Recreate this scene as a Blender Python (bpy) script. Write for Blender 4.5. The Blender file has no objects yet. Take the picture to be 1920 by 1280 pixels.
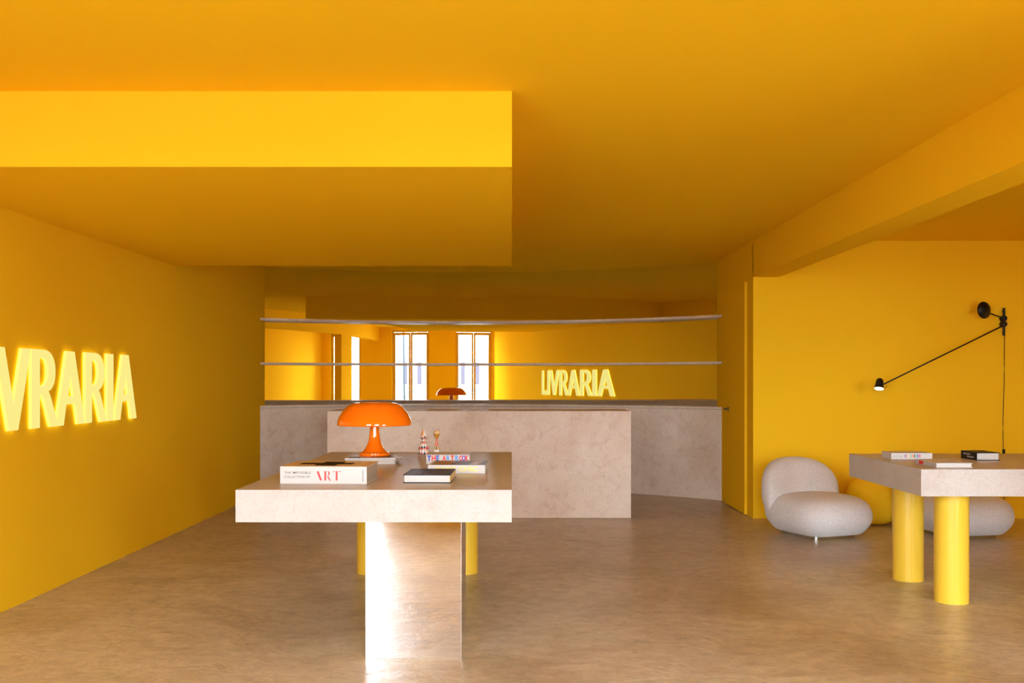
import bpy, bmesh, math, random
from mathutils import Vector, Matrix, noise as mnoise
random.seed(7)
PI = math.pi
SC = bpy.context.scene
COL = SC.collection

# ------------------------------------------------------------------ camera
cam_d = bpy.data.cameras.new('camera'); cam = bpy.data.objects.new('camera', cam_d); COL.objects.link(cam)
cam.location = (0, 0, 1.3); cam.rotation_euler = (PI/2, 0, 0)
cam_d.lens = 35.0; cam_d.sensor_width = 36.0; cam_d.shift_y = 72/1920; cam_d.clip_start = 0.05
SC.camera = cam

# ------------------------------------------------------------------ daylight (overcast sky outside the shop doors)
W = bpy.data.worlds.new('sky'); SC.world = W; W.use_nodes = True
bg = W.node_tree.nodes['Background']
bg.inputs['Color'].default_value = (0.91, 1.0, 1.12, 1); bg.inputs['Strength'].default_value = 34.0

# ------------------------------------------------------------------ exposure
vs = SC.view_settings
vs.view_transform = 'Standard'; vs.look = 'None'; vs.gamma = 1.0; vs.exposure = 0.0; vs.use_curve_mapping = False
SC.cycles.max_bounces = 7; SC.cycles.diffuse_bounces = 6; SC.cycles.glossy_bounces = 4
SC.cycles.transparent_max_bounces = 8; SC.cycles.use_adaptive_sampling = True; SC.cycles.adaptive_threshold = 0.04
SC.cycles.caustics_reflective = True; SC.cycles.sample_clamp_indirect = 12.0

# ------------------------------------------------------------------ measured plan (metres; x right, y into the room, z up)
XL, XR = -2.855, 2.265           # left wall, right wall of the main room
XE = 5.35                        # east wall of the side room
YF = -0.25                       # inside of the shop front
CZ = 2.607                       # ceiling
SZ = 2.265                       # underside of soffit and beam
YS = 9.35                        # back wall of the side room
MC = (-0.643, 7.7156); MR = 4.376   # centre and radius of the concave mirror
SH = 0.18                        # depth of counter and shelves
DOORS = [(-2.775, -1.15), (0.02, 1.69), (3.21, 4.86)]
DTOP = 2.53

# door daylight: portals guide the sky light in through the door openings
for a, b in DOORS:
    ld = bpy.data.lights.new('door_portal', 'AREA'); ld.shape = 'RECTANGLE'; ld.size = b-a; ld.size_y = DTOP
    ld.cycles.is_portal = True
    lo = bpy.data.objects.new('door_portal', ld); COL.objects.link(lo)
    lo.location = ((a+b)/2, YF-0.32, DTOP/2); lo.rotation_euler = (PI/2, 0, 0)

# ------------------------------------------------------------------ materials
def new_mat(name):
    m = bpy.data.materials.new(name); m.use_nodes = True
    nt = m.node_tree; return m, nt, nt.nodes['Principled BSDF']
def pmat(name, col, rough=0.5, metal=0.0, spec=0.5, emit=None, estr=0.0, coat=0.0, bump=None):
    m, nt, p = new_mat(name)
    p.inputs['Base Color'].default_value = (*col, 1); p.inputs['Roughness'].default_value = rough
    p.inputs['Metallic'].default_value = metal; p.inputs['Specular IOR Level'].default_value = spec
    p.inputs['Coat Weight'].default_value = coat; p.inputs['Coat Roughness'].default_value = 0.03
    if emit: p.inputs['Emission Color'].default_value = (*emit, 1); p.inputs['Emission Strength'].default_value = estr
    if bump:
        tc = nt.nodes.new('ShaderNodeTexCoord'); n = nt.nodes.new('ShaderNodeTexNoise'); b = nt.nodes.new('ShaderNodeBump')
        n.inputs['Scale'].default_value = bump[0]; n.inputs['Detail'].default_value = 4
        b.inputs['Strength'].default_value = bump[1]; b.inputs['Distance'].default_value = bump[2]
        nt.links.new(tc.outputs['Object'], n.inputs['Vector']); nt.links.new(n.outputs['Fac'], b.inputs['Height'])
        nt.links.new(b.outputs['Normal'], p.inputs['Normal'])
    return m
def ramp(nt, stops):
    r = nt.nodes.new('ShaderNodeValToRGB'); e = r.color_ramp.elements
    while len(e) < len(stops): e.new(0.5)
    for k, (pos, c) in enumerate(stops): e[k].position = pos; e[k].color = (*c, 1)
    return r
def noise_node(nt, vec, scale, detail=5, rough=0.6, dist=0.0):
    n = nt.nodes.new('ShaderNodeTexNoise'); n.inputs['Scale'].default_value = scale; n.inputs['Detail'].default_value = detail
    n.inputs['Roughness'].default_value = rough; n.inputs['Distortion'].default_value = dist
    nt.links.new(vec, n.inputs['Vector']); return n
def mixc(nt, fac, a, b, mode='MIX'):
    m = nt.nodes.new('ShaderNodeMix'); m.data_type = 'RGBA'; m.blend_type = mode
    for sock, v in ((m.inputs[0], fac), (m.inputs[6], a), (m.inputs[7], b)):
        if hasattr(v, 'links'): nt.links.new(v, sock)
        elif isinstance(v, (int, float)): sock.default_value = v
        else: sock.default_value = (*v, 1)
    return m.outputs[2]

def stone_mat(name, light, mid, dark, rough=0.3, scale=1.0, spec=0.25):
    m, nt, p = new_mat(name)
    tc = nt.nodes.new('ShaderNodeTexCoord'); v = tc.outputs['Object']
    big = noise_node(nt, v, 1.6*scale, 6, 0.62, 0.6)
    r1 = ramp(nt, [(0.36, mid), (0.58, light)]); nt.links.new(big.outputs['Fac'], r1.inputs['Fac'])
    fine = noise_node(nt, v, 9*scale, 8, 0.7, 0.9)
    r2 = ramp(nt, [(0.34, (1, 1, 1)), (0.50, (0, 0, 0))]); nt.links.new(fine.outputs['Fac'], r2.inputs['Fac'])
    c = mixc(nt, r2.outputs['Color'], r1.outputs['Color'], dark)
    m2 = mixc(nt, 0.40, r1.outputs['Color'], c)
    grain = noise_node(nt, v, 60*scale, 3, 0.6)
    r3 = ramp(nt, [(0.3, (0.88, 0.87, 0.86)), (0.55, (1, 1, 1))]); nt.links.new(grain.outputs['Fac'], r3.inputs['Fac'])
    c2 = mixc(nt, 1.0, m2, r3.outputs['Color'], 'MULTIPLY')
    # small pits
    vo = nt.nodes.new('ShaderNodeTexVoronoi'); vo.inputs['Scale'].default_value = 14*scale; nt.links.new(v, vo.inputs['Vector'])
    r4 = ramp(nt, [(0.0, (0.62, 0.5, 0.44)), (0.07, (1, 1, 1))]); nt.links.new(vo.outputs['Distance'], r4.inputs['Fac'])
    c3 = mixc(nt, 0.35, c2, mixc(nt, 1.0, c2, r4.outputs['Color'], 'MULTIPLY'))
    nt.links.new(c3, p.inputs['Base Color'])
    p.inputs['Roughness'].default_value = rough; p.inputs['Specular IOR Level'].default_value = spec
    return m

YEL = (0.945, 0.585, 0.018)
M = {}
M['yellow'] = pmat('yellow_wall_paint', YEL, 0.85, spec=0.0)
M['yellow_ceiling'] = pmat('yellow_ceiling_paint', YEL, 0.9, spec=0.0)
M['yellow_gloss'] = pmat('yellow_lacquer', (0.80, 0.53, 0.045), 0.28, spec=0.35)
M['yellow_frame'] = pmat('yellow_door_frame', (0.70, 0.42, 0.03), 0.4, spec=0.4)
M['stone'] = stone_mat('beige_stone', (0.85, 0.765, 0.67), (0.75, 0.62, 0.51), (0.58, 0.40, 0.30), 0.42)
M['stone_top'] = stone_mat('pale_table_stone', (0.53, 0.505, 0.475), (0.495, 0.455, 0.415), (0.42, 0.345, 0.295), 0.33, 1.5, 0.18)
M['mirror'] = pmat('mirror_glass', (0.90, 0.90, 0.89), 0.0, 1.0)
M['polished'] = pmat('mirror_polished_steel', (0.90, 0.89, 0.88), 0.015, 1.0)
M['steel'] = pmat('brushed_steel', (0.55, 0.53, 0.50), 0.22, 1.0)
M['brass'] = pmat('dull_metal', (0.35, 0.27, 0.16), 0.3, 1.0)
M['black'] = pmat('black_metal', (0.012, 0.011, 0.011), 0.45, spec=0.3)
M['orange'] = pmat('orange_gloss_plastic', (0.95, 0.18, 0.004), 0.08, spec=0.6, coat=0.3)
M['white_inner'] = pmat('white_plastic', (0.85, 0.85, 0.83), 0.5)
M['lamp_disc'] = pmat('lit_lamp_diffuser', (1, 1, 1), 0.5, emit=(1.0, 0.95, 0.85), estr=5.0)
M['letter_face'] = pmat('lit_letter_face', (0.03, 0.025, 0.01), 0.9, spec=0.0, emit=(0.96, 0.835, 0.25), estr=1.0)
M['letter_side'] = pmat('lit_letter_return', (0.03, 0.025, 0.01), 0.9, spec=0.0, emit=(1.0, 0.80, 0.12), estr=1.8)
M['paper'] = pmat('book_pages', (0.60, 0.585, 0.56), 0.8, spec=0.1)
M['white_cover'] = pmat('white_book_cover', (0.60, 0.59, 0.575), 0.4, spec=0.15)
M['black_cover'] = pmat('black_book_cover', (0.010, 0.009, 0.009), 0.45, spec=0.2)
M['tan_cover'] = pmat('tan_book_cover', (0.62, 0.45, 0.22), 0.5, spec=0.15)
M['dark_red_print'] = pmat('dark_red_print', (0.10, 0.02, 0.015), 0.4)
M['red_print'] = pmat('red_print', (0.75, 0.035, 0.03), 0.5)
M['grey_print'] = pmat('grey_print', (0.10, 0.095, 0.095), 0.5)
M['black_print'] = pmat('black_print', (0.01, 0.01, 0.01), 0.6, spec=0.1)
M['blue_print'] = pmat('blue_print', (0.03, 0.09, 0.62), 0.5)
M['sky_print'] = pmat('sky_blue_print', (0.10, 0.32, 0.72), 0.5)
M['purple_print'] = pmat('purple_print', (0.16, 0.08, 0.50), 0.5)
M['green_print'] = pmat('green_print', (0.12, 0.45, 0.22), 0.5)
M['orange_print'] = pmat('orange_print', (0.80, 0.28, 0.05), 0.5)
M['gold_print'] = pmat('gold_print', (0.80, 0.58, 0.16), 0.32, 0.55)
M['gold_spine'] = pmat('gold_spine_cloth', (0.66, 0.50, 0.22), 0.5)
M['brown_photo'] = pmat('brown_photo_print', (0.08, 0.045, 0.02), 0.4, spec=0.2)
M['amber_photo'] = pmat('amber_photo_print', (0.40, 0.20, 0.06), 0.35)
M['grey_pages'] = pmat('grey_box_lining', (0.42, 0.37, 0.31), 0.7)
M['grey_cover'] = pmat('grey_book_spine', (0.50, 0.48, 0.47), 0.5)
M['mag_cover'] = pmat('magazine_cover', (0.48, 0.42, 0.37), 0.3)
M['wood'] = pmat('pale_wood', (0.78, 0.55, 0.30), 0.5)
M['doll_white'] = pmat('doll_white_paint', (0.85, 0.82, 0.75), 0.5)
M['doll_black'] = pmat('doll_black_paint', (0.02, 0.03, 0.03), 0.5)
M['doll_red'] = pmat('doll_red_paint', (0.62, 0.06, 0.05), 0.5)
M['doll_coral'] = pmat('doll_coral_paint', (0.85, 0.25, 0.15), 0.5)
M['doll_orange'] = pmat('doll_orange_paint', (0.85, 0.36, 0.08), 0.5)
M['doll_gold'] = pmat('doll_gold_paint', (0.60, 0.28, 0.03), 0.4)
M['white_wall'] = pmat('white_render', (0.86, 0.85, 0.84), 0.8)
M['paving'] = pmat('pale_paving', (0.29, 0.285, 0.27), 0.8, bump=(3, 0.2, 0.01))
M['post'] = pmat('blue_grey_post', (0.012, 0.02, 0.027), 0.7, spec=0.1)
M['dark_glass'] = pmat('dark_window_glass', (0.028, 0.025, 0.034), 0.4, spec=0.1)

# polished concrete floor
m, nt, p = new_mat('polished_concrete')
tc = nt.nodes.new('ShaderNodeTexCoord'); v = tc.outputs['Object']
mp = nt.nodes.new('ShaderNodeMapping'); mp.inputs['Scale'].default_value = (0.85, 1.0, 1.0); nt.links.new(v, mp.inputs['Vector'])
n1 = noise_node(nt, mp.outputs['Vector'], 1.3, 9, 0.68, 0.8)
r1 = ramp(nt, [(0.30, (0.39, 0.305, 0.195)), (0.50, (0.51, 0.425, 0.295)), (0.72, (0.60, 0.52, 0.385))]); nt.links.new(n1.outputs['Fac'], r1.inputs['Fac'])
n2 = noise_node(nt, mp.outputs['Vector'], 13, 9, 0.76, 0.6)
r2 = ramp(nt, [(0.30, (0.66, 0.63, 0.60)), (0.58, (1.08, 1.08, 1.08))]); nt.links.new(n2.outputs['Fac'], r2.inputs['Fac'])
nt.links.new(mixc(nt, 0.8, r1.outputs['Color'], mixc(nt, 1.0, r1.outputs['Color'], r2.outputs['Color'], 'MULTIPLY')), p.inputs['Base Color'])
rr = ramp(nt, [(0.3, (0.40, 0.40, 0.40)), (0.7, (0.27, 0.27, 0.27))]); nt.links.new(n2.outputs['Fac'], rr.inputs['Fac'])
nt.links.new(rr.outputs['Color'], p.inputs['Roughness'])
b1 = nt.nodes.new('ShaderNodeBump'); b1.inputs['Strength'].default_value = 0.34; b1.inputs['Distance'].default_value = 0.02
n3 = noise_node(nt, mp.outputs['Vector'], 5.0, 8, 0.6, 0.8); nt.links.new(n3.outputs['Fac'], b1.inputs['Height'])
nt.links.new(b1.outputs['Normal'], p.inputs['Normal']); p.inputs['Specular IOR Level'].default_value = 0.36
M['floor'] = m

# woven upholstery
m, nt, p = new_mat('light_grey_boucle')
tc = nt.nodes.new('ShaderNodeTexCoord'); v = tc.outputs['Object']
n1 = noise_node(nt, v, 90, 4, 0.7)
r1 = ramp(nt, [(0.3, (0.56, 0.56, 0.57)), (0.65, (0.76, 0.76, 0.77))]); nt.links.new(n1.outputs['Fac'], r1.inputs['Fac'])
nt.links.new(r1.outputs['Color'], p.inputs['Base Color']); p.inputs['Roughness'].default_value = 0.9
p.inputs['Sheen Weight'].default_value = 0.25
b1 = nt.nodes.new('ShaderNodeBump'); b1.inputs['Strength'].default_value = 0.35; b1.inputs['Distance'].default_value = 0.006
nt.links.new(n1.outputs['Fac'], b1.inputs['Height']); nt.links.new(b1.outputs['Normal'], p.inputs['Normal'])
M['boucle'] = m

# clear door glass: transparent with a mirror-like sheen
m = bpy.data.materials.new('clear_glass'); m.use_nodes = True; nt = m.node_tree; nt.nodes.clear()
o = nt.nodes.new('ShaderNodeOutputMaterial'); mx = nt.nodes.new('ShaderNodeMixShader'); tr = nt.nodes.new('ShaderNodeBsdfTransparent')
gl = nt.nodes.new('ShaderNodeBsdfGlossy'); gl.inputs['Roughness'].default_value = 0.0
fr = nt.nodes.new('ShaderNodeFresnel'); fr.inputs['IOR'].default_value = 1.45
nt.links.new(fr.outputs[0], mx.inputs[0]); nt.links.new(tr.outputs[0], mx.inputs[1]); nt.links.new(gl.outputs[0], mx.inputs[2]); nt.links.new(mx.outputs[0], o.inputs[0])
M['glass'] = m

# ------------------------------------------------------------------ helpers
def mesh_obj(name, bm, mat, parent=None, smooth=False, loc=None):
    me = bpy.data.meshes.new(name); bm.to_mesh(me); bm.free()
    for mm in (mat if isinstance(mat, (list, tuple)) else [mat]): me.materials.append(M[mm])
    if smooth:
        for f in me.polygons: f.use_smooth = True
    o = bpy.data.objects.new(name, me); COL.objects.link(o)
    if parent: o.parent = parent
    if loc: o.location = loc
    return o
def box(bm, x0, x1, y0, y1, z0, z1, bev=0.0, seg=2):
    t = bmesh.new()
    vs_ = [t.verts.new((x, y, z)) for x in (x0, x1) for y in (y0, y1) for z in (z0, z1)]
    for q in ((0, 1, 3, 2), (4, 6, 7, 5), (0, 4, 5, 1), (2, 3, 7, 6), (0, 2, 6, 4), (1, 5, 7, 3)):
        t.faces.new([vs_[i] for i in q])
    bmesh.ops.recalc_face_normals(t, faces=t.faces)
    if bev: bmesh.ops.bevel(t, geom=list(t.edges), offset=bev, segments=seg, profile=0.7, affect='EDGES')
    me = bpy.data.meshes.new('t'); t.to_mesh(me); t.free(); bm.from_mesh(me); bpy.data.meshes.remove(me)
    return bm
def boxo(name, b, mat, parent=None, bev=0.0):
    bm = bmesh.new(); box(bm, *b, bev=bev); return mesh_obj(name, bm, mat, parent)
def frame_verts(p, q):
    d = (q-p).normalized(); u = d.cross(Vector((0, 0, 1)))
    if u.length < 1e-4: u = Vector((1, 0, 0))
    u.normalize(); return u, d.cross(u).normalized()
def tube(bm, pts, r, n=12, cap=True):
    pts = [Vector(p) for p in pts]; rings = []
    for i, p in enumerate(pts):
        a = pts[max(i-1, 0)]; b = pts[min(i+1, len(pts)-1)]
        u, w = frame_verts(a, b); rad = r[i] if isinstance(r, (list, tuple)) else r
        rings.append([bm.verts.new(p+u*math.cos(2*PI*k/n)*rad+w*math.sin(2*PI*k/n)*rad) for k in range(n)])
    for A, B in zip(rings, rings[1:]):
        for k in range(n): bm.faces.new((A[k], A[(k+1) % n], B[(k+1) % n], B[k]))
    if cap: bm.faces.new(rings[0][::-1]); bm.faces.new(rings[-1])
    bmesh.ops.recalc_face_normals(bm, faces=bm.faces)
def lathe(bm, prof, n=48, mid=None):
    rings = []
    for r, z in prof:
        if r < 1e-6: rings.append([bm.verts.new((0, 0, z))])
        else: rings.append([bm.verts.new((r*math.cos(2*PI*k/n), r*math.sin(2*PI*k/n), z)) for k in range(n)])
    for A, B in zip(rings, rings[1:]):
        for k in range(n):
            if len(A) == 1 and len(B) == 1: break
            if len(A) == 1: f = bm.faces.new((A[0], B[k], B[(k+1) % n]))
            elif len(B) == 1: f = bm.faces.new((A[k], A[(k+1) % n], B[0]))
            else: f = bm.faces.new((A[k], A[(k+1) % n], B[(k+1) % n], B[k]))
    bmesh.ops.recalc_face_normals(bm, faces=bm.faces)
def tag(o, label, cat=None, group=None, kind=None):
    o['label'] = label
    if cat: o['category'] = cat
    if group: o['group'] = group
    if kind: o['kind'] = kind
    return o
def thing(name, label, cat, loc=(0, 0, 0), rotz=0.0, group=None, kind=None):
    o = bpy.data.objects.new(name, None); COL.objects.link(o); o.empty_display_size = 0.1
    o.location = loc; o.rotation_euler = (0, 0, rotz)
    return tag(o, label, cat, group, kind)
def smooth_sharp(o, ang=40):
    for f in o.data.polygons: f.use_smooth = True
    bm = bmesh.new(); bm.from_mesh(o.data)
    for e in bm.edges:
        if len(e.link_faces) == 2 and e.calc_face_angle(0) > math.radians(ang): e.smooth = False
    bm.to_mesh(o.data); bm.free()
def arc_y(x, r): return MC[1]+math.sqrt(r*r-(x-MC[0])**2)
def arc_slab(name, x0, x1, r0, r1, z0, z1, mat, parent=None, n=160):
    """curved slab between two concentric arcs (each face has its own vertices so the long faces shade smooth)"""
    bm = bmesh.new(); xs = [x0+(x1-x0)*k/n for k in range(n+1)]
    def strip(fa, fb, sm):
        A = [bm.verts.new(fa(x)) for x in xs]; B = [bm.verts.new(fb(x)) for x in xs]
        for k in range(n):
            f = bm.faces.new((A[k], A[k+1], B[k+1], B[k])); f.smooth = sm
    strip(lambda x: (x, arc_y(x, r0), z0), lambda x: (x, arc_y(x, r0), z1), True)
    strip(lambda x: (x, arc_y(x, r1), z1), lambda x: (x, arc_y(x, r1), z0), True)
    strip(lambda x: (x, arc_y(x, r0), z1), lambda x: (x, arc_y(x, r1), z1), False)
    strip(lambda x: (x, arc_y(x, r1), z0), lambda x: (x, arc_y(x, r0), z0), False)
    for x, s in ((x0, 1), (x1, -1)):
        q = [(x, arc_y(x, r0), z0), (x, arc_y(x, r0), z1), (x, arc_y(x, r1), z1), (x, arc_y(x, r1), z0)]
        bm.faces.new([bm.verts.new(p_) for p_ in (q if s > 0 else q[::-1])])
    me = bpy.data.meshes.new(name); bm.to_mesh(me); bm.free(); me.materials.append(M[mat])
    o = bpy.data.objects.new(name, me); COL.objects.link(o)
    if parent: o.parent = parent
    return o
def text_obj(name, body, w, h, mat, parent, mtx, bold=0.008):
    """flat printed lettering, w x h metres, lower-left corner at mtx origin, lying in mtx's xy plane"""
    c = bpy.data.curves.new('t', 'FONT'); c.body = body; c.resolution_u = 3; c.offset = bold
    t = bpy.data.objects.new('t', c); me = bpy.data.meshes.new_from_object(t)
    xs = [v_.co.x for v_ in me.vertices]; ys = [v_.co.y for v_ in me.vertices]
    sx = w/(max(xs)-min(xs)); sy = h/(max(ys)-min(ys)); ox, oy = min(xs), min(ys)
    for v_ in me.vertices: v_.co = mtx @ Vector(((v_.co.x-ox)*sx, (v_.co.y-oy)*sy, 0))
    me.name = name; me.materials.clear(); me.materials.append(M[mat])
    o = bpy.data.objects.new(name, me); COL.objects.link(o); o.parent = parent
    bpy.data.objects.remove(t); bpy.data.curves.remove(c)
    return o
def front_mtx(x, y, z): return Matrix.Translation((x, y, z)) @ Matrix.Rotation(PI/2, 4, 'X')        # text facing -y
def left_mtx(x, y, z): return Matrix.Translation((x, y, z)) @ Matrix.Rotation(-PI/2, 4, 'Z') @ Matrix.Rotation(PI/2, 4, 'X')   # text facing -x
def top_mtx(x, y, z, rz=0): return Matrix.Translation((x, y, z)) @ Matrix.Rotation(rz, 4, 'Z')
def poly(bm, pts, mtx, thick=0.0):
    f = bm.faces.new([bm.verts.new(mtx @ Vector((a, b, 0))) for a, b in pts]); return f
def poly_obj(name, polys, mat, parent, mtx):
    bm = bmesh.new()
    for q in polys: poly(bm, q, mtx)
    return mesh_obj(name, bm, mat, parent)
def struct(name, boxes, mat, label, bev=0.0):
    bm = bmesh.new()
    for b in boxes: box(bm, *b, bev=bev)
    return tag(mesh_obj(name, bm, mat), label, kind='structure')
def copy_tree(o, parent=None):
    c = o.copy(); COL.objects.link(c); c.parent = parent
    for ch in o.children: copy_tree(ch, c)
    return c

# ================================================================== the room
T = 0.3
struct('floor', [(XL-T, XE+T, YF-T, 12.6, -0.2, 0.0)], 'floor', 'polished tan concrete floor')
struct('ceiling', [(XL-T, XE+T, YF-T, 12.6, CZ, CZ+0.3)], 'yellow_ceiling', 'flat saturated yellow ceiling')
struct('trim_1', [(XL-0.05, 0.0, 4.51, 8.42, SZ, CZ+0.05)], 'yellow_ceiling', 'boxed yellow ceiling soffit dropping over the left half of the room')
struct('trim_2', [(XR, XR+0.24, YF-0.05, YS+0.02, SZ, CZ+0.05)], 'yellow_ceiling', 'yellow ceiling beam dividing off the side room')
struct('wall_left', [(XL-T, XL, YF-T, 12.6, 0, CZ)], 'yellow', 'plain yellow wall carrying the lit letters')
struct('wall_right', [(XR, XR+0.24, YS, 12.6, 0, CZ)], 'yellow', 'yellow wall stub with the flush door beside the curved counter')
struct('wall_side', [(XR+0.24, XE+T, YS, YS+0.25, 0, CZ)], 'yellow', 'yellow back wall of the side room behind the lounge chairs')
struct('wall_east', [(XE, XE+T, YF-T, YS, 0, CZ)], 'yellow', 'yellow end wall of the side room')
struct('wall_back', [(XL, XR, 12.25, 12.6, 0, CZ)], 'yellow', 'yellow wall behind the curved mirror')
fw = []
edges = [XL-T]+[e for d in DOORS for e in d]+[XE+T]
for k in range(0, len(edges), 2): fw.append((edges[k], edges[k+1], YF-T, YF, 0, CZ))
for a, b in DOORS: fw.append((a, b, YF-T, YF, DTOP, CZ))
struct('wall_front', fw, 'yellow', 'yellow shop front wall with three glazed doorways')
struct('trim_3', [(XR, XR+0.24, 2.80, 3.55, 0, SZ)], 'yellow', 'yellow pier under the ceiling beam')

# glazed double doors in the shop front
for n, (a, b) in enumerate(DOORS):
    root = thing('door_%d' % (n+1), ['glazed yellow double door nearest the lit letters', 'glazed yellow double door in the middle of the shop front', 'glazed yellow double door of the side room'][n], None, ((a+b)/2, YF-0.15, 0), 0, None, 'structure')
    hw = (b-a)/2
    bm = bmesh.new(); box(bm, -hw, -hw+0.045, -0.05, 0.05, 0, DTOP); box(bm, hw-0.045, hw, -0.05, 0.05, 0, DTOP); box(bm, -hw+0.045, hw-0.045, -0.05, 0.05, DTOP-0.05, DTOP)
    mesh_obj('frame', bm, 'yellow_frame', root)
    for s in (-1, 1):
        x0, x1 = (-hw+0.047, -0.004) if s < 0 else (0.004, hw-0.047)
        bm = bmesh.new(); st = 0.085
        box(bm, x0, x0+st, -0.025, 0.025, 0.01, DTOP-0.055); box(bm, x1-st, x1, -0.025, 0.025, 0.01, DTOP-0.055)
        box(bm, x0+st, x1-st, -0.025, 0.025, 0.01, 0.11); box(bm, x0+st, x1-st, -0.025, 0.025, DTOP-0.125, DTOP-0.055)
        leaf = mesh_obj('door_leaf', bm, 'yellow_frame', root)
        boxo('glass_pane', (x0+st, x1-st, -0.004, 0.004, 0.11, DTOP-0.125), 'glass', leaf)
        hx = (x1-0.035) if s < 0 else (x0+0.035)
        bm = bmesh.new(); tube(bm, [(hx, 0.02, 1.02), (hx, 0.075, 1.02), (hx+s*0.12, 0.075, 1.02)], 0.009, 10)
        mesh_obj('handle', bm, 'brass', leaf)

# flush door in the right wall
root = thing('door_4', 'flush yellow door beside the curved counter', None, (XR, 10.0, 0), 0, None, 'structure')
boxo('door_leaf', (-0.026, -0.0005, -0.41, 0.41, 0.006, 2.245), 'yellow', root, bev=0.002)
bm = bmesh.new(); tube(bm, [(-0.026, 0.30, 1.0), (-0.075, 0.30, 1.0)], 0.010, 12); tube(bm, [(-0.073, 0.30, 1.0), (-0.073, 0.20, 1.0)], 0.009, 12); tube(bm, [(-0.0265, 0.30, 1.0), (-0.032, 0.30, 1.0)], 0.026, 20)
mesh_obj('handle', bm, 'brass', root, True)

# ================================================================== curved mirror, shelves and counter
mi = arc_slab('curved_mirror', XL+0.001, XR-0.001, MR, MR+0.012, 0.9, CZ-0.001, 'mirror', n=400)
tag(mi, 'tall concave mirror covering the back wall above the curved stone counter', 'mirror')
for nm, z, lb in (('upper', 2.005, 'upper of two thin curved stone shelves across the mirror'), ('lower', 1.500, 'lower of two thin curved stone shelves across the mirror')):
    o = arc_slab('stone_shelf', XL+0.0015, XR-0.0015, MR-SH, MR-0.0005, z-0.027, z, 'stone')
    tag(o, lb, 'shelf', 'curved shelves on the mirror')
root = thing('curved_counter', 'long curved beige stone counter below the mirror', 'counter', (0, 0, 0))
arc_slab('body', XL+0.0015, XR-0.0015, MR-SH, MR-0.0005, 0.0, 0.978, 'stone', root)
arc_slab('joint', XL+0.002, XR-0.002, MR-SH+0.006, MR-0.001, 0.978, 0.984, 'grey_pages', root)
arc_slab('worktop', XL+0.0015, XR-0.0015, MR-SH-0.002, MR-0.0005, 0.984, 1.007, 'stone', root)

root = thing('service_counter', 'straight beige stone counter block standing before the curved counter', 'counter', (-0.31, 9.39, 0))
hw = 1.432
boxo('front_panel', (-hw, hw, 0, 0.02, 0, 1.007), 'stone', root, 0.0015)
boxo('side_panel', (-hw, -hw+0.02, 0.0205, 0.60, 0, 0.985), 'stone', root)
boxo('side_panel', (hw-0.02, hw, 0.0205, 0.60, 0, 0.985), 'stone', root)
boxo('worktop', (-hw, hw, 0.0205, 0.60, 0.986, 1.007), 'stone', root, 0.0015)
boxo('back_panel', (-hw+0.021, hw-0.021, 0.58, 0.60, 0, 0.985), 'stone', root)

# ================================================================== lit letters LIVRARIA on the left wall
Z0, Z1 = 1.012, 1.483
def bez(p0, p1, p2, p3, n=10):
    return [tuple((1-t)**3*a+3*(1-t)**2*t*b+3*(1-t)*t*t*c+t**3*d for a, b, c, d in zip(p0, p1, p2, p3)) for t in [k/n for k in range(1, n+1)]]
H = Z1-Z0
L_A = [[(0, 0), (.106, 0), (.143, .132), (.273, .132), (.311, 0), (.418, 0), (.262, H), (.148, H)], [(.168, .184), (.207, .306), (.248, .184)]]
rb = [(0, 0), (0, H), (.15, H)] + bez((.15, H), (.255, H), (.308, .42), (.308, .338)) + bez((.308, .338), (.308, .27), (.275, .236), (.215, .218)) + bez((.215, .218), (.25, .19), (.27, .13), (.355, 0)) + [(.243, 0)] + bez((.243, 0), (.20, .075), (.165, .185), (.125, .196)) + [(.104, .196), (.104, 0)]
L_R = [rb, [(.104, .250), (.130, .250)] + bez((.13, .25), (.185, .255), (.205, .29), (.205, .337)) + bez((.205, .337), (.205, .395), (.18, .421), (.13, .421)) + [(.104, .421)]]
L_V = [[(0, H), (.108, H), (.208, .155), (.305, H), (.412, H), (.262, 0), (.154, 0)]]
L_I = [[(0, 0), (.11, 0), (.11, H), (0, H)]]
L_L = [[(0, 0), (.285, 0), (.285, .082), (.106, .082), (.106, H), (0, H)]]
sign = thing('wall_sign', 'glowing pale yellow capital letters on the left wall', 'sign', (XL, 5.04, Z0))
for ch, y0 in zip((L_L, L_I, L_V, L_R, L_A, L_R, L_I, L_A), (5.04, 5.332, 5.448, 5.867, 6.183, 6.608, 6.963, 7.092)):
    c = bpy.data.curves.new('t', 'CURVE'); c.dimensions = '2D'; c.fill_mode = 'BOTH'; c.extrude = 0.009
    for ring in ch:
        s = c.splines.new('POLY'); s.points.add(len(ring)-1); s.use_cyclic_u = True
        for q, (u_, w_) in zip(s.points, ring): q.co = (u_, w_, 0, 1)
    t = bpy.data.objects.new('t', c); me = bpy.data.meshes.new_from_object(t); bpy.data.objects.remove(t); bpy.data.curves.remove(c)
    me.name = 'letter'; me.materials.clear(); me.materials.append(M['letter_face']); me.materials.append(M['letter_side'])
    for v_ in me.vertices: v_.co = Vector((0.015+v_.co.z, y0-5.04+v_.co.x, v_.co.y))   # text reads along +y, faces +x
    me.flip_normals(); me.update()
    for f in me.polygons: f.material_index = 0 if f.center.x > 0.0235 else 1
    o = bpy.data.objects.new('letter', me); COL.objects.link(o); o.parent = sign

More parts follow.
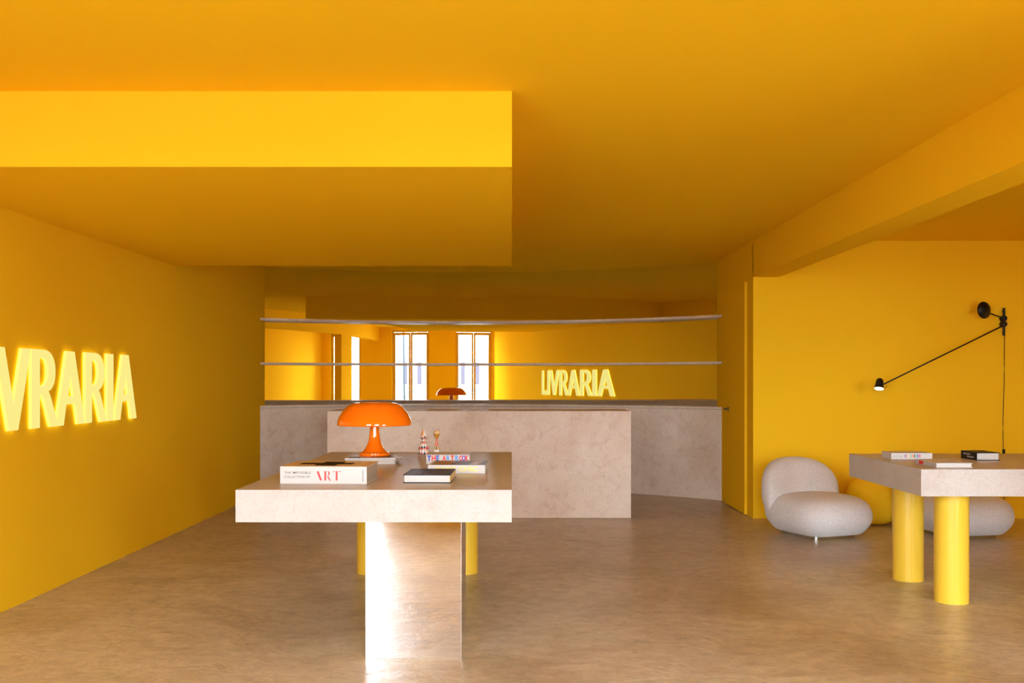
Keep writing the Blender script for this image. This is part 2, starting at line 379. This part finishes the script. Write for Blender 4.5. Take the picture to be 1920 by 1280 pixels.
# ================================================================== tables
def leg_round(parent, x, y, h, r=0.096):
    bm = bmesh.new(); lathe(bm, [(0, 0), (r, 0), (r, h), (0, h)], 64); o = mesh_obj('leg', bm, 'yellow_gloss', parent, loc=(x, y, 0)); smooth_sharp(o); return o
TT = 0.8
t1 = thing('display_table', 'pale stone table with orange lamp, on a mirror block and yellow column legs', 'table', (-0.63, 5.72, 0))
boxo('tabletop', (-0.629, 0.629, 4.531-5.72, 6.914-5.72, 0.652, TT), 'stone_top', t1, 0.0025)
tag(boxo('leg', (-0.684+0.63, -0.236+0.63, 4.645-5.72, 5.08-5.72, 0.0, 0.652), 'polished', t1, 0.0012), 'mirror-polished block leg')
for x in (-0.952, -0.326): tag(leg_round(t1, x+0.63, 6.73-5.72, 0.652), 'round yellow column leg')
t2 = thing('display_table', 'pale stone table on yellow column legs in front of the lounge chairs', 'table', (3.4, 6.17, 0))
boxo('tabletop', (2.29-3.4, 4.6-3.4, 5.572-6.17, 6.763-6.17, 0.648, TT), 'stone_top', t2, 0.0025)
for x in (2.581, 4.31):
    for y in (5.848, 6.489): leg_round(t2, x-3.4, y-6.17, 0.648)

# ================================================================== lounge chairs
def sgnp(c, e): return math.copysign(abs(c)**e, c)
def pillow(a, b, c, e1, e2, nu=64, nv=40, fn=None):
    bm = bmesh.new(); rings = []
    for j in range(1, nv):
        ph = -PI/2+PI*j/nv; row = []
        for i in range(nu):
            th = 2*PI*i/nu
            p_ = Vector((a*sgnp(math.cos(ph), e1)*sgnp(math.cos(th), e2), b*sgnp(math.cos(ph), e1)*sgnp(math.sin(th), e2), c*sgnp(math.sin(ph), e1)))
            row.append(bm.verts.new(fn(p_) if fn else p_))
        rings.append(row)
    for A, B in zip(rings, rings[1:]):
        for i in range(nu): bm.faces.new((A[i], A[(i+1) % nu], B[(i+1) % nu], B[i]))
    for R_, s in ((rings[0], -1), (rings[-1], 1)):
        p_ = Vector((0, 0, s*c)); cv = bm.verts.new(fn(p_) if fn else p_)
        for i in range(nu): bm.faces.new((R_[i], R_[(i+1) % nu], cv) if s > 0 else (R_[(i+1) % nu], R_[i], cv))
    bmesh.ops.recalc_face_normals(bm, faces=bm.faces); return bm
def make_chair(label):
    r = thing('lounge_chair', label, 'chair', (0, 0, 0), 0, 'low armless lounge chairs')
    # local: front is -y, width along x
    prof_ = [(.035, .66, .36), (.036, .72, .36), (.043, .755, .38), (.072, .84, .44), (.110, .925, .50), (.150, .98, .54), (.190, 1.0, .57), (.232, .992, .60), (.270, .96, .63), (.302, .90, .66), (.326, .81, .70), (.341, .68, .75), (.349, .50, .80), (.353, .25, .9)]
    bm = bmesh.new(); rings = []; nu = 72
    for z_, s_, e_ in prof_:
        rings.append([bm.verts.new((0.352*s_*sgnp(math.cos(2*PI*i/nu), e_), -0.05+0.405*s_*sgnp(math.sin(2*PI*i/nu), e_), z_)) for i in range(nu)])
    for A, B in zip(rings, rings[1:]):
        for i in range(nu): bm.faces.new((A[i], A[(i+1) % nu], B[(i+1) % nu], B[i]))
    bm.faces.new(rings[0][::-1]); bm.faces.new(rings[-1])
    bmesh.ops.recalc_face_normals(bm, faces=bm.faces)
    smooth_sharp(mesh_obj('seat', bm, 'boucle', r), 75)
    def back(p_):
        z = p_.z; k = (z+0.295)/0.59
        s = 0.94+0.06*math.sin(min(1, k/0.5)*PI/2) if k < 0.5 else 1.0
        y = p_.y*(1.0 if k > 0.35 else 0.9)
        lean = 0.05*(k-0.4)
        bend = -0.11*(p_.x/0.37)**2                      # the back wraps round the seat
        return Vector((p_.x*s, y+lean+bend, z))
    mesh_obj('backrest', pillow(0.368, 0.150, 0.297, 0.80, 0.80, fn=back), 'boucle', r, True, (0, 0.27, 0.336))
    bm = bmesh.new(); box(bm, -0.205, 0.205, -0.28, 0.18, 0.0, 0.0349)
    vert = [e for e in bm.edges if abs((e.verts[0].co-e.verts[1].co).z) > 0.03]
    bmesh.ops.bevel(bm, geom=vert, offset=0.035, segments=6, affect='EDGES', profile=0.5)
    o = mesh_obj('plinth', bm, 'steel', r); smooth_sharp(o, 30)
    return r
ch1 = make_chair('light grey lounge chair in full view against the yellow wall')
ch1.location = (2.54, 8.38, 0); ch1.rotation_euler = (0, 0, math.radians(21))
ch2 = copy_tree(ch1); tag(ch2, 'light grey lounge chair half hidden behind the table with column legs')
ch2.location = (3.74, 8.42, 0); ch2.rotation_euler = (0, 0, math.radians(9))

bm = pillow(0.235, 0.235, 0.215, 0.72, 1.0, fn=lambda p_: Vector((p_.x*(1-0.10*(p_.z/0.215 > 0)*(p_.z/0.215)), p_.y*(1-0.10*(p_.z/0.215 > 0)*(p_.z/0.215)), p_.z)))
po = mesh_obj('pouf', bm, 'yellow', None, True, (3.255, 8.99, 0.2151)); tag(po, 'round yellow pouf between the two lounge chairs', 'pouf')

# ================================================================== orange table lamp on magazines
MAGZ = TT+0.0005
mag_lab = ['bottom magazine of the pile under the orange lamp', 'middle magazine of the pile under the orange lamp', 'top magazine of the pile, right under the orange lamp']
for k in range(3):
    g = thing('magazine', mag_lab[k], 'magazine', (-0.845+(0.0, 0.012, -0.008)[k], 6.02+(0.0, 0.01, 0.005)[k], MAGZ+0.0122*k), math.radians((2, -5, 6)[k]), 'magazines under the lamp')
    boxo('pages', (-0.150, 0.148, -0.113, 0.113, 0.001, 0.0110), 'paper', g)
    boxo('cover', (-0.152, 0.152, -0.115, 0.115, 0.0111, 0.0120), 'mag_cover', g)
    boxo('back_cover', (-0.152, 0.152, -0.115, 0.115, 0.0, 0.0009), 'mag_cover', g)
    if k == 2:
        boxo('cover_print', (0.0, 0.12, -0.09, 0.09, 0.0120, 0.01215), 'dark_red_print', g)
        boxo('cover_print', (-0.13, -0.06, -0.10, -0.03, 0.0120, 0.01215), 'black_print', g)
lamp = thing('table_lamp', 'glossy orange mushroom-shaped lamp on the stone table', 'lamp', (-0.845, 6.12, MAGZ+0.0122*3))
bm = bmesh.new()
lathe(bm, [(0, 0), (.0915, 0), (.0935, .008), (.0915, .0165), (.078, .020), (.070, .025), (.058, .043), (.048, .060), (.041, .076), (.0355, .098), (.0325, .118), (.0295, .150), (.0280, .178), (.0275, .235), (0, .235)], 64)
o = mesh_obj('base', bm, 'orange', lamp); smooth_sharp(o, 50)
prof = [(.0925, .3235), (.105, .3235), (.137, .3185), (.167, .301), (.183, .2835), (.199, .264), (.2115, .245), (.2205, .226), (.2258, .207), (.2276, .193), (.2278, .186), (.2255, .1845), (.2235, .188), (.217, .224), (.205, .246), (.194, .260), (.178, .281), (.163, .296), (.135, .312), (.105, .317), (.0925, .3175)]
bm = bmesh.new(); lathe(bm, prof+[prof[0]], 96); o = mesh_obj('shade', bm, 'orange', lamp, True); smooth_sharp(o, 60)
bm = bmesh.new(); lathe(bm, [(0, .3150), (.094, .3150), (.094, .3205), (.0, .3205)], 64); o = mesh_obj('shade_cap', bm, 'orange', lamp); smooth_sharp(o)
bm = bmesh.new()
for k in range(4):
    a = PI/4+k*PI/2; tube(bm, [(0.02*math.cos(a), 0.02*math.sin(a), 0.225), (0.11*math.cos(a), 0.11*math.sin(a), 0.262)], 0.008, 8)
mesh_obj('bulb_arms', bm, 'white_inner', lamp)

# ================================================================== books
def book(label, x0, x1, y0, y1, h, z=TT, rot=0.0, cover='white_cover', pages='paper', spine='front', board=0.004, group='books on the stone tables', spine_mat=None):
    """a hardback lying flat; spine: which face carries the back of the book"""
    cx, cy = (x0+x1)/2, (y0+y1)/2; w, d = (x1-x0)/2, (y1-y0)/2
    r = thing('hardcover_book', label, 'book', (cx, cy, z+0.0004), rot, group)
    boxo('back_cover', (-w, w, -d, d, 0, board), cover, r, 0.001)
    boxo('front_cover', (-w, w, -d, d, h-board, h), cover, r, 0.001)
    i = 0.006; px0, px1, py0, py1 = -w+i, w-i, -d+i, d-i
    sm = spine_mat or cover
    if spine == 'front': boxo('spine', (-w, w, -d, -d+board, board, h-board), sm, r); py0 = -d+board
    if spine == 'left': boxo('spine', (-w, -w+board, -d, d, board, h-board), sm, r); px0 = -w+board
    if spine == 'right': boxo('spine', (w-board, w, -d, d, board, h-board), sm, r); px1 = w-board
    boxo('pages', (px0, px1, py0, py1, board, h-board), pages, r)
    return r, w, d
G1 = 'books on the table with the orange lamp'; G2 = 'books on the table by the lounge chairs'
# large white boxed book
b, w, d = book('thick white book with red and grey lettering on its spine', -1.110, -0.690, 4.787, 5.115, 0.083, rot=math.radians(-2.5), cover='white_cover', pages='grey_pages', group=G1)
boxo('cover_sheet', (-w+0.001, w-0.001, -d+0.001, d-0.001, 0.083, 0.0836), 'tan_cover', b)
mt = top_mtx(0, 0, 0.0839)
poly_obj('cover_print', [[(-.150, -.045), (-.060, -.045), (-.060, -.11), (.045, -.11), (.045, -.045), (.115, -.045), (.115, .045), (.055, .045), (.055, .115), (-.050, .115), (-.050, .045), (-.150, .045)]], 'black_print', b, mt)
poly_obj('cover_print', [[(.155, -.08), (.160, -.08), (.160, .13), (.155, .13)]], 'wood', b, mt)
fy = -d-0.0004
text_obj('spine_lettering', 'THE IMPOSSIBLE', .128, .0115, 'grey_print', b, front_mtx(-w+.021, fy, .0475))
text_obj('spine_lettering', 'COLLECTION OF', .126, .0115, 'grey_print', b, front_mtx(-w+.019, fy, .0275))
def shifted(polys, ox): return [[(x+ox, y) for x, y in q] for q in polys]
Hh = .045
stA = [[(.0, Hh*.88), (.004, Hh), (.009, Hh), (.026, 0), (.016, 0)]]
stR = [[(0, 0), (.009, 0), (.009, Hh), (0, Hh)], [(.0135, Hh), (.020, Hh), (.026, Hh*.84), (.026, Hh*.66), (.020, Hh*.5), (.0135, Hh*.47), (.019, Hh*.62), (.019, Hh*.86)], [(.0135, Hh*.44), (.021, Hh*.44), (.027, Hh*.14), (.032, 0), (.025, -.001), (.020, Hh*.15)]]
stT = [[(.011, 0), (.020, 0), (.020, Hh), (.011, Hh)], [(-.002, Hh*.86), (.0, Hh*.86), (.004, Hh*.97), (.0095, Hh*.97), (.0095, Hh), (-.002, Hh)], [(.0215, Hh), (.034, Hh), (.034, Hh*.86), (.032, Hh*.86), (.028, Hh*.97), (.0215, Hh*.97)]]
mt = front_mtx(-w+.178, fy, .0165)
poly_obj('spine_lettering', stA, 'red_print', b, mt); poly_obj('spine_lettering', shifted(stR, .037), 'red_print', b, mt); poly_obj('spine_lettering', shifted(stT, .081), 'red_print', b, mt)
text_obj('spine_lettering', 'ASSOULINE', .056, .006, 'black_print', b, Matrix.Translation((w-.021, fy, .068)) @ Matrix.Rotation(PI/2, 4, 'X') @ Matrix.Rotation(-PI/2, 4, 'Z'))
# black book, page edge to the front
b, w, d = book('black covered book with its page edges to the front and faint red cover lettering', -0.524, -0.295, 4.823, 5.150, 0.041, rot=math.radians(-1.5), cover='black_cover', spine='right', spine_mat='gold_spine', group=G1)
random.seed(3)
for row, (yy, sz) in enumerate(((-0.115, .030), (-0.02, .055))):
    qs = []
    x = -w+.03
    while x < w-.035:
        ww = random.uniform(.008, .016); qs.append([(x, yy), (x+ww*.5, yy), (x+ww, yy+sz), (x+ww*.6, yy+sz)]); x += ww+random.uniform(.003, .008)
    poly_obj('cover_print', qs, ('amber_photo', 'dark_red_print')[row], b, top_mtx(0, 0, 0.0413))
# white book with gold lettering
b, w, d = book('white book with gold capitals on its spine behind the black book', -0.4445, -0.1385, 5.322, 5.60, 0.045, rot=math.radians(-2), cover='white_cover', group=G1)
boxo('cover_sheet', (-w+0.02, w, -d+0.001, d, 0.045, 0.0455), 'brown_photo', b)
poly_obj('cover_print', [[(-w+.02, -d+.01), (-w+.11, -d+.01), (-w+.14, d-.02), (-w+.03, d-.02)], [(w-.09, -d+.01), (w-.05, -d+.01), (w-.02, d-.05), (w-.07, d-.05)]], 'amber_photo', b, top_mtx(0, 0, 0.0458))
text_obj('spine_lettering', 'PARIS CHIC', .225, .027, 'gold_print', b, front_mtx(-w+.042, -d-.0004, .010), bold=0.03)
# white book with coloured block letters
b, w, d = book('white book with blue and red block letters on its spine', -0.507, -0.250, 5.90, 6.12, 0.056, rot=math.radians(-1), cover='white_cover', group=G1)
cols = ['blue_print', 'red_print', 'blue_print', None, 'red_print', 'sky_print', 'red_print', None, 'sky_print', 'red_print', 'purple_print', 'red_print']
xs = [.006, .033, .060, 0, .096, .121, .145, 0, .171, .195, .213, .231]; ws = [.024, .024, .017, 0, .023, .020, .021, 0, .020, .022, .020, .022]
for chh, c, x, ww in zip('THE ART BOOK', cols, xs, ws):
    if c: text_obj('spine_letter', chh, ww, .033, c, b, front_mtx(-w+x, -d-.0004-(.0002 if chh == 'O' and c[0] == 'p' else 0), .0195), bold=0.045)

# books on the second table
b, w, d = book('thick white book with coloured bars on its spine', 2.389, 2.648, 6.272, 6.45, 0.039, cover='white_cover', group=G2)
for k, (x, c) in enumerate(zip((.088, .100, .123, .135, .146, .157, .168, .180), ('purple_print', 'orange_print', 'green_print', 'orange_print', 'dark_red_print', 'green_print', 'blue_print', 'red_print'))):
    poly_obj('spine_bar', [[(x-.003, .010), (x+.003, .010), (x+.003, .031), (x-.003, .031)]], c, b, front_mtx(-w, -d-.0004, 0))
mt = front_mtx(-w, -d-.0004, 0)
for k, x in enumerate((.012, .027, .044, .060)):
    poly_obj('spine_mark', [[(x, .020), (x+.003, .020), (x+.006, .012+.004*(k % 2)), (x+.004, .012)], [(x+.005, .026), (x+.009, .026), (x+.009, .022), (x+.006, .022)]], 'grey_print', b, mt)
b, w, d = book('thin white book with a grey spine and small red label', 2.418, 2.626, 5.672, 5.965, 0.026, cover='white_cover', spine='left', spine_mat='grey_cover', board=0.003, group=G2)
poly_obj('spine_label', [[(.05, .003), (.11, .003), (.11, .023), (.05, .023)]], 'red_print', b, left_mtx(-w-.0004, d, 0))
b, w, d = book('black book with white spine lettering and pale page edges', 2.884, 3.030, 6.182, 6.395, 0.048, cover='black_cover', spine='left', group=G2)
mt = left_mtx(-w-.0004, d, 0)
for row, (z_, xs_) in enumerate(((.028, .035), (.012, .085))):
    poly_obj('spine_lettering', [[(xs_+.012*k, z_), (xs_+.012*k+.009, z_), (xs_+.012*k+.009, z_+.008+.002*(k % 2)), (xs_+.012*k, z_+.008)] for k in range(8)], 'white_cover', b, mt)

# ================================================================== wooden dolls
dl = thing('wooden_doll', 'small wooden doll patterned with triangles and a pointed hat', 'figurine', ((794-960)*6.72/1866.7, 6.73, TT+0.0004))
def band_mesh(name, prof, n, parent, mats, pick):
    bm = bmesh.new(); rings = [[bm.verts.new((r*math.cos(2*PI*(k+0.5*(j % 2))/n), r*math.sin(2*PI*(k+0.5*(j % 2))/n), z)) for k in range(n)] for j, (r, z) in enumerate(prof)]
    for j, (A, B) in enumerate(zip(rings, rings[1:])):
        for k in range(n):
            k2 = (k+1) % n
            if j % 2 == 0: tri = ((A[k], A[k2], B[k]), (A[k2], B[k2], B[k]))
            else: tri = ((A[k], B[k2], B[k]), (A[k], A[k2], B[k2]))
            for q, f3 in enumerate(tri):
                f = bm.faces.new(f3); f.material_index = pick(j, k, q)
    bm.faces.new(rings[0][::-1]); bm.faces.new(rings[-1])
    return mesh_obj(name, bm, mats, parent)
random.seed(5)
pk = lambda j, k, q: (0 if q else random.choice([1, 2, 3, 2, 1]))
band_mesh('body', [(.0355, 0), (.0365, .020), (.0350, .040), (.0300, .060), (.0185, .080)], 12, dl, ['doll_white', 'doll_black', 'doll_red', 'doll_coral'], pk)
band_mesh('head', [(.0125, .080), (.016, .092), (.0215, .108), (.0215, .124)], 8, dl, ['doll_white', 'doll_black', 'doll_coral'], lambda j, k, q: (0 if q else random.choice([1, 2, 1])))
bm = bmesh.new(); tip = bm.verts.new((0, 0, .178)); rg = [bm.verts.new((.0205*math.cos(2*PI*k/8), .0205*math.sin(2*PI*k/8), .1245)) for k in range(8)]
for k in range(8): f = bm.faces.new((rg[k], rg[(k+1) % 8], tip)); f.material_index = 0 if k in (4, 5, 2, 3) else 1
bm.faces.new(rg[::-1]); mesh_obj('hat', bm, ['doll_orange', 'doll_white'], dl)
d2 = thing('wooden_doll', 'small hourglass-shaped wooden doll with a round pale head', 'figurine', ((818.5-960)*6.84/1866.7, 6.845, TT+0.0004))
bm = bmesh.new(); lathe(bm, [(0, 0), (.0240, 0), (.0240, .020), (0, .020)], 32); smooth_sharp(mesh_obj('foot', bm, 'doll_white', d2))
bm = bmesh.new(); lathe(bm, [(0, .0203), (.0230, .0203), (.0210, .030), (.0130, .045), (.0085, .062), (.0065, .082), (.0075, .096), (0, .096)], 32)
for f in bm.faces: f.material_index = 1 if f.calc_center_median().z > .046 else 0
smooth_sharp(mesh_obj('body', bm, ['wood', 'doll_coral'], d2))
bm = bmesh.new(); lathe(bm, [(0, .0962), (.0080, .0962), (.0150, .110), (.0220, .124), (.0225, .130), (0, .130)], 32); smooth_sharp(mesh_obj('collar', bm, 'doll_gold', d2))
bm = bmesh.new(); lathe(bm, [(0, .1303), (.0215, .1303), (.0215, .138), (.0180, .149), (.0100, .1555), (0, .157)], 32); smooth_sharp(mesh_obj('head', bm, 'wood', d2))
boxo('painted_stripe', (-.003, .003, -.0248, -.0205, .022, .042), 'doll_black', d2)

# ================================================================== black wall lamp in the side room
wl = thing('wall_lamp', 'black two-arm wall lamp with a long swing arm on the yellow wall', 'lamp', (4.60, YS, 1.85))
def P(px, py, y):   # measured direction -> point on the plane at depth y, in the lamp's own coordinates
    return Vector(((px-960)*y/1866.67-4.60, y-YS, 1.3+(712-py)*y/1866.67-1.85))
yr = 9.325
a, c = P(1882.5, 577, yr), P(1882.5, 629, yr); a.x = c.x = (a.x+c.x)/2
bm = bmesh.new(); tube(bm, [c, a], 0.0115, 20); smooth_sharp(mesh_obj('rail', bm, 'black', wl))
for t_ in (0.12, 0.88):
    q = c.lerp(a, t_); bm = bmesh.new(); tube(bm, [q, Vector((q.x, 0, q.z))], 0.006, 12); mesh_obj('wall_bracket', bm, 'black', wl, True)
j1, j2 = P(1880.5, 597, yr), P(1880.5, 607.5, yr)
for j in (j1, j2):
    bm = bmesh.new(); tube(bm, [j+Vector((0, -0.032, 0)), j+Vector((0, 0.018, 0))], 0.026, 24); smooth_sharp(mesh_obj('knuckle', bm, 'black', wl))
hd = P(1657, 720, 8.98)
bm = bmesh.new(); tube(bm, [j2+Vector((0, -0.018, -0.012)), hd], 0.0065, 12); mesh_obj('long_arm', bm, 'black', wl, True)
dc = P(1846.5, 581, 9.17)
bm = bmesh.new(); tube(bm, [j1+Vector((0, -0.018, 0)), dc+Vector((0.02, 0.022, -0.015))], 0.006, 12); mesh_obj('short_arm', bm, 'black', wl, True)
nd = Vector((0.33, -0.94, 0.04)).normalized()
bm = bmesh.new(); lathe(bm, [(0, .030), (.030, .026), (.060, .014), (.079, 0), (.0775, -.002), (.058, .009), (.028, .020), (0, .024)], 48)
o = mesh_obj('disc_shade', bm, 'black', wl, True); o.matrix_basis = Matrix.Translation(dc-nd*0.01) @ nd.to_track_quat('Z', 'Y').to_matrix().to_4x4()
bm = bmesh.new(); lathe(bm, [(0, 0), (.070, 0), (.070, .002), (0, .002)], 48)
q = mesh_obj('disc_liner', bm, 'white_inner', o, False)
ax = Vector((-0.22, -0.36, -0.90)).normalized(); hc = P(1649, 719, 8.96)
bm = bmesh.new(); lathe(bm, [(0, -.052), (.014, -.050), (.025, -.042), (.031, -.028), (.0335, -.010), (.0425, .052), (.0410, .0515), (.030, -.02), (0, -.04)], 40)
o = mesh_obj('spot_shade', bm, 'black', wl, True); o.matrix_basis = Matrix.Translation(hc) @ ax.to_track_quat('Z', 'Y').to_matrix().to_4x4(); smooth_sharp(o, 60)
bm = bmesh.new(); lathe(bm, [(0, .044), (.0400, .044), (.0400, .0485), (0, .0485)], 40); mesh_obj('diffuser', bm, 'lamp_disc', o)
bm = bmesh.new(); tube(bm, [hd+Vector((0.02, 0, 0.008)), hd+Vector((0.026, 0, -0.02)), hd+Vector((0.012, 0, -0.036)), hd+Vector((-0.01, 0, -0.034))], 0.0022, 8); mesh_obj('wire_loop', bm, 'black', wl, True)
pts = []
for k in range(25):
    t_ = k/24; z_ = c.z-(c.z+1.80)*t_
    pts.append((c.x+0.006+0.006*math.sin(t_*9), -0.006-0.019*max(0, 1-t_*8), z_))
bm = bmesh.new(); tube(bm, pts, 0.0028, 8); mesh_obj('cord', bm, 'black', wl, True)
bm = bmesh.new(); box(bm, c.x-0.006, c.x+0.014, -0.022, -0.002, -1.26, -1.20, bev=0.003); mesh_obj('cord_switch', bm, 'black', wl)

# ================================================================== street outside, seen in the mirror
struct('ground', [(-40, 40, -60, YF-T, -0.25, -0.05)], 'paving', 'pale street paving outside the shop front')
fb = thing('white_building', 'white house front across the street, seen in the mirror', 'building', (0, -36, -0.05))
boxo('facade', (-18, 18, -6, 0, 0, 3.0), 'white_wall', fb)
for x in (-13, -10, -7, -4, -1, 2, 5, 8, 11, 14):
    wn = boxo('window', (x-0.55, x+0.55, -0.02, 0.04, 1.0, 2.5), 'white_wall', fb)
    boxo('pane', (x-0.47, x+0.47, 0.035, 0.05, 1.08, 2.42), 'dark_glass', wn)
sp = thing('street_post', 'slim blue-grey street post outside the middle door', 'post', (2.08, -5.2, -0.05))
bm = bmesh.new(); tube(bm, [(0, 0, 0.0), (0.02, 0, 1.0), (0.10, 0, 4.0)], [0.085, 0.075, 0.065], 16); mesh_obj('shaft', bm, 'post', sp, True)
bm = bmesh.new(); tube(bm, [(0, 0, 0.0), (0, 0, 0.25)], 0.10, 16); mesh_obj('foot', bm, 'post', sp)
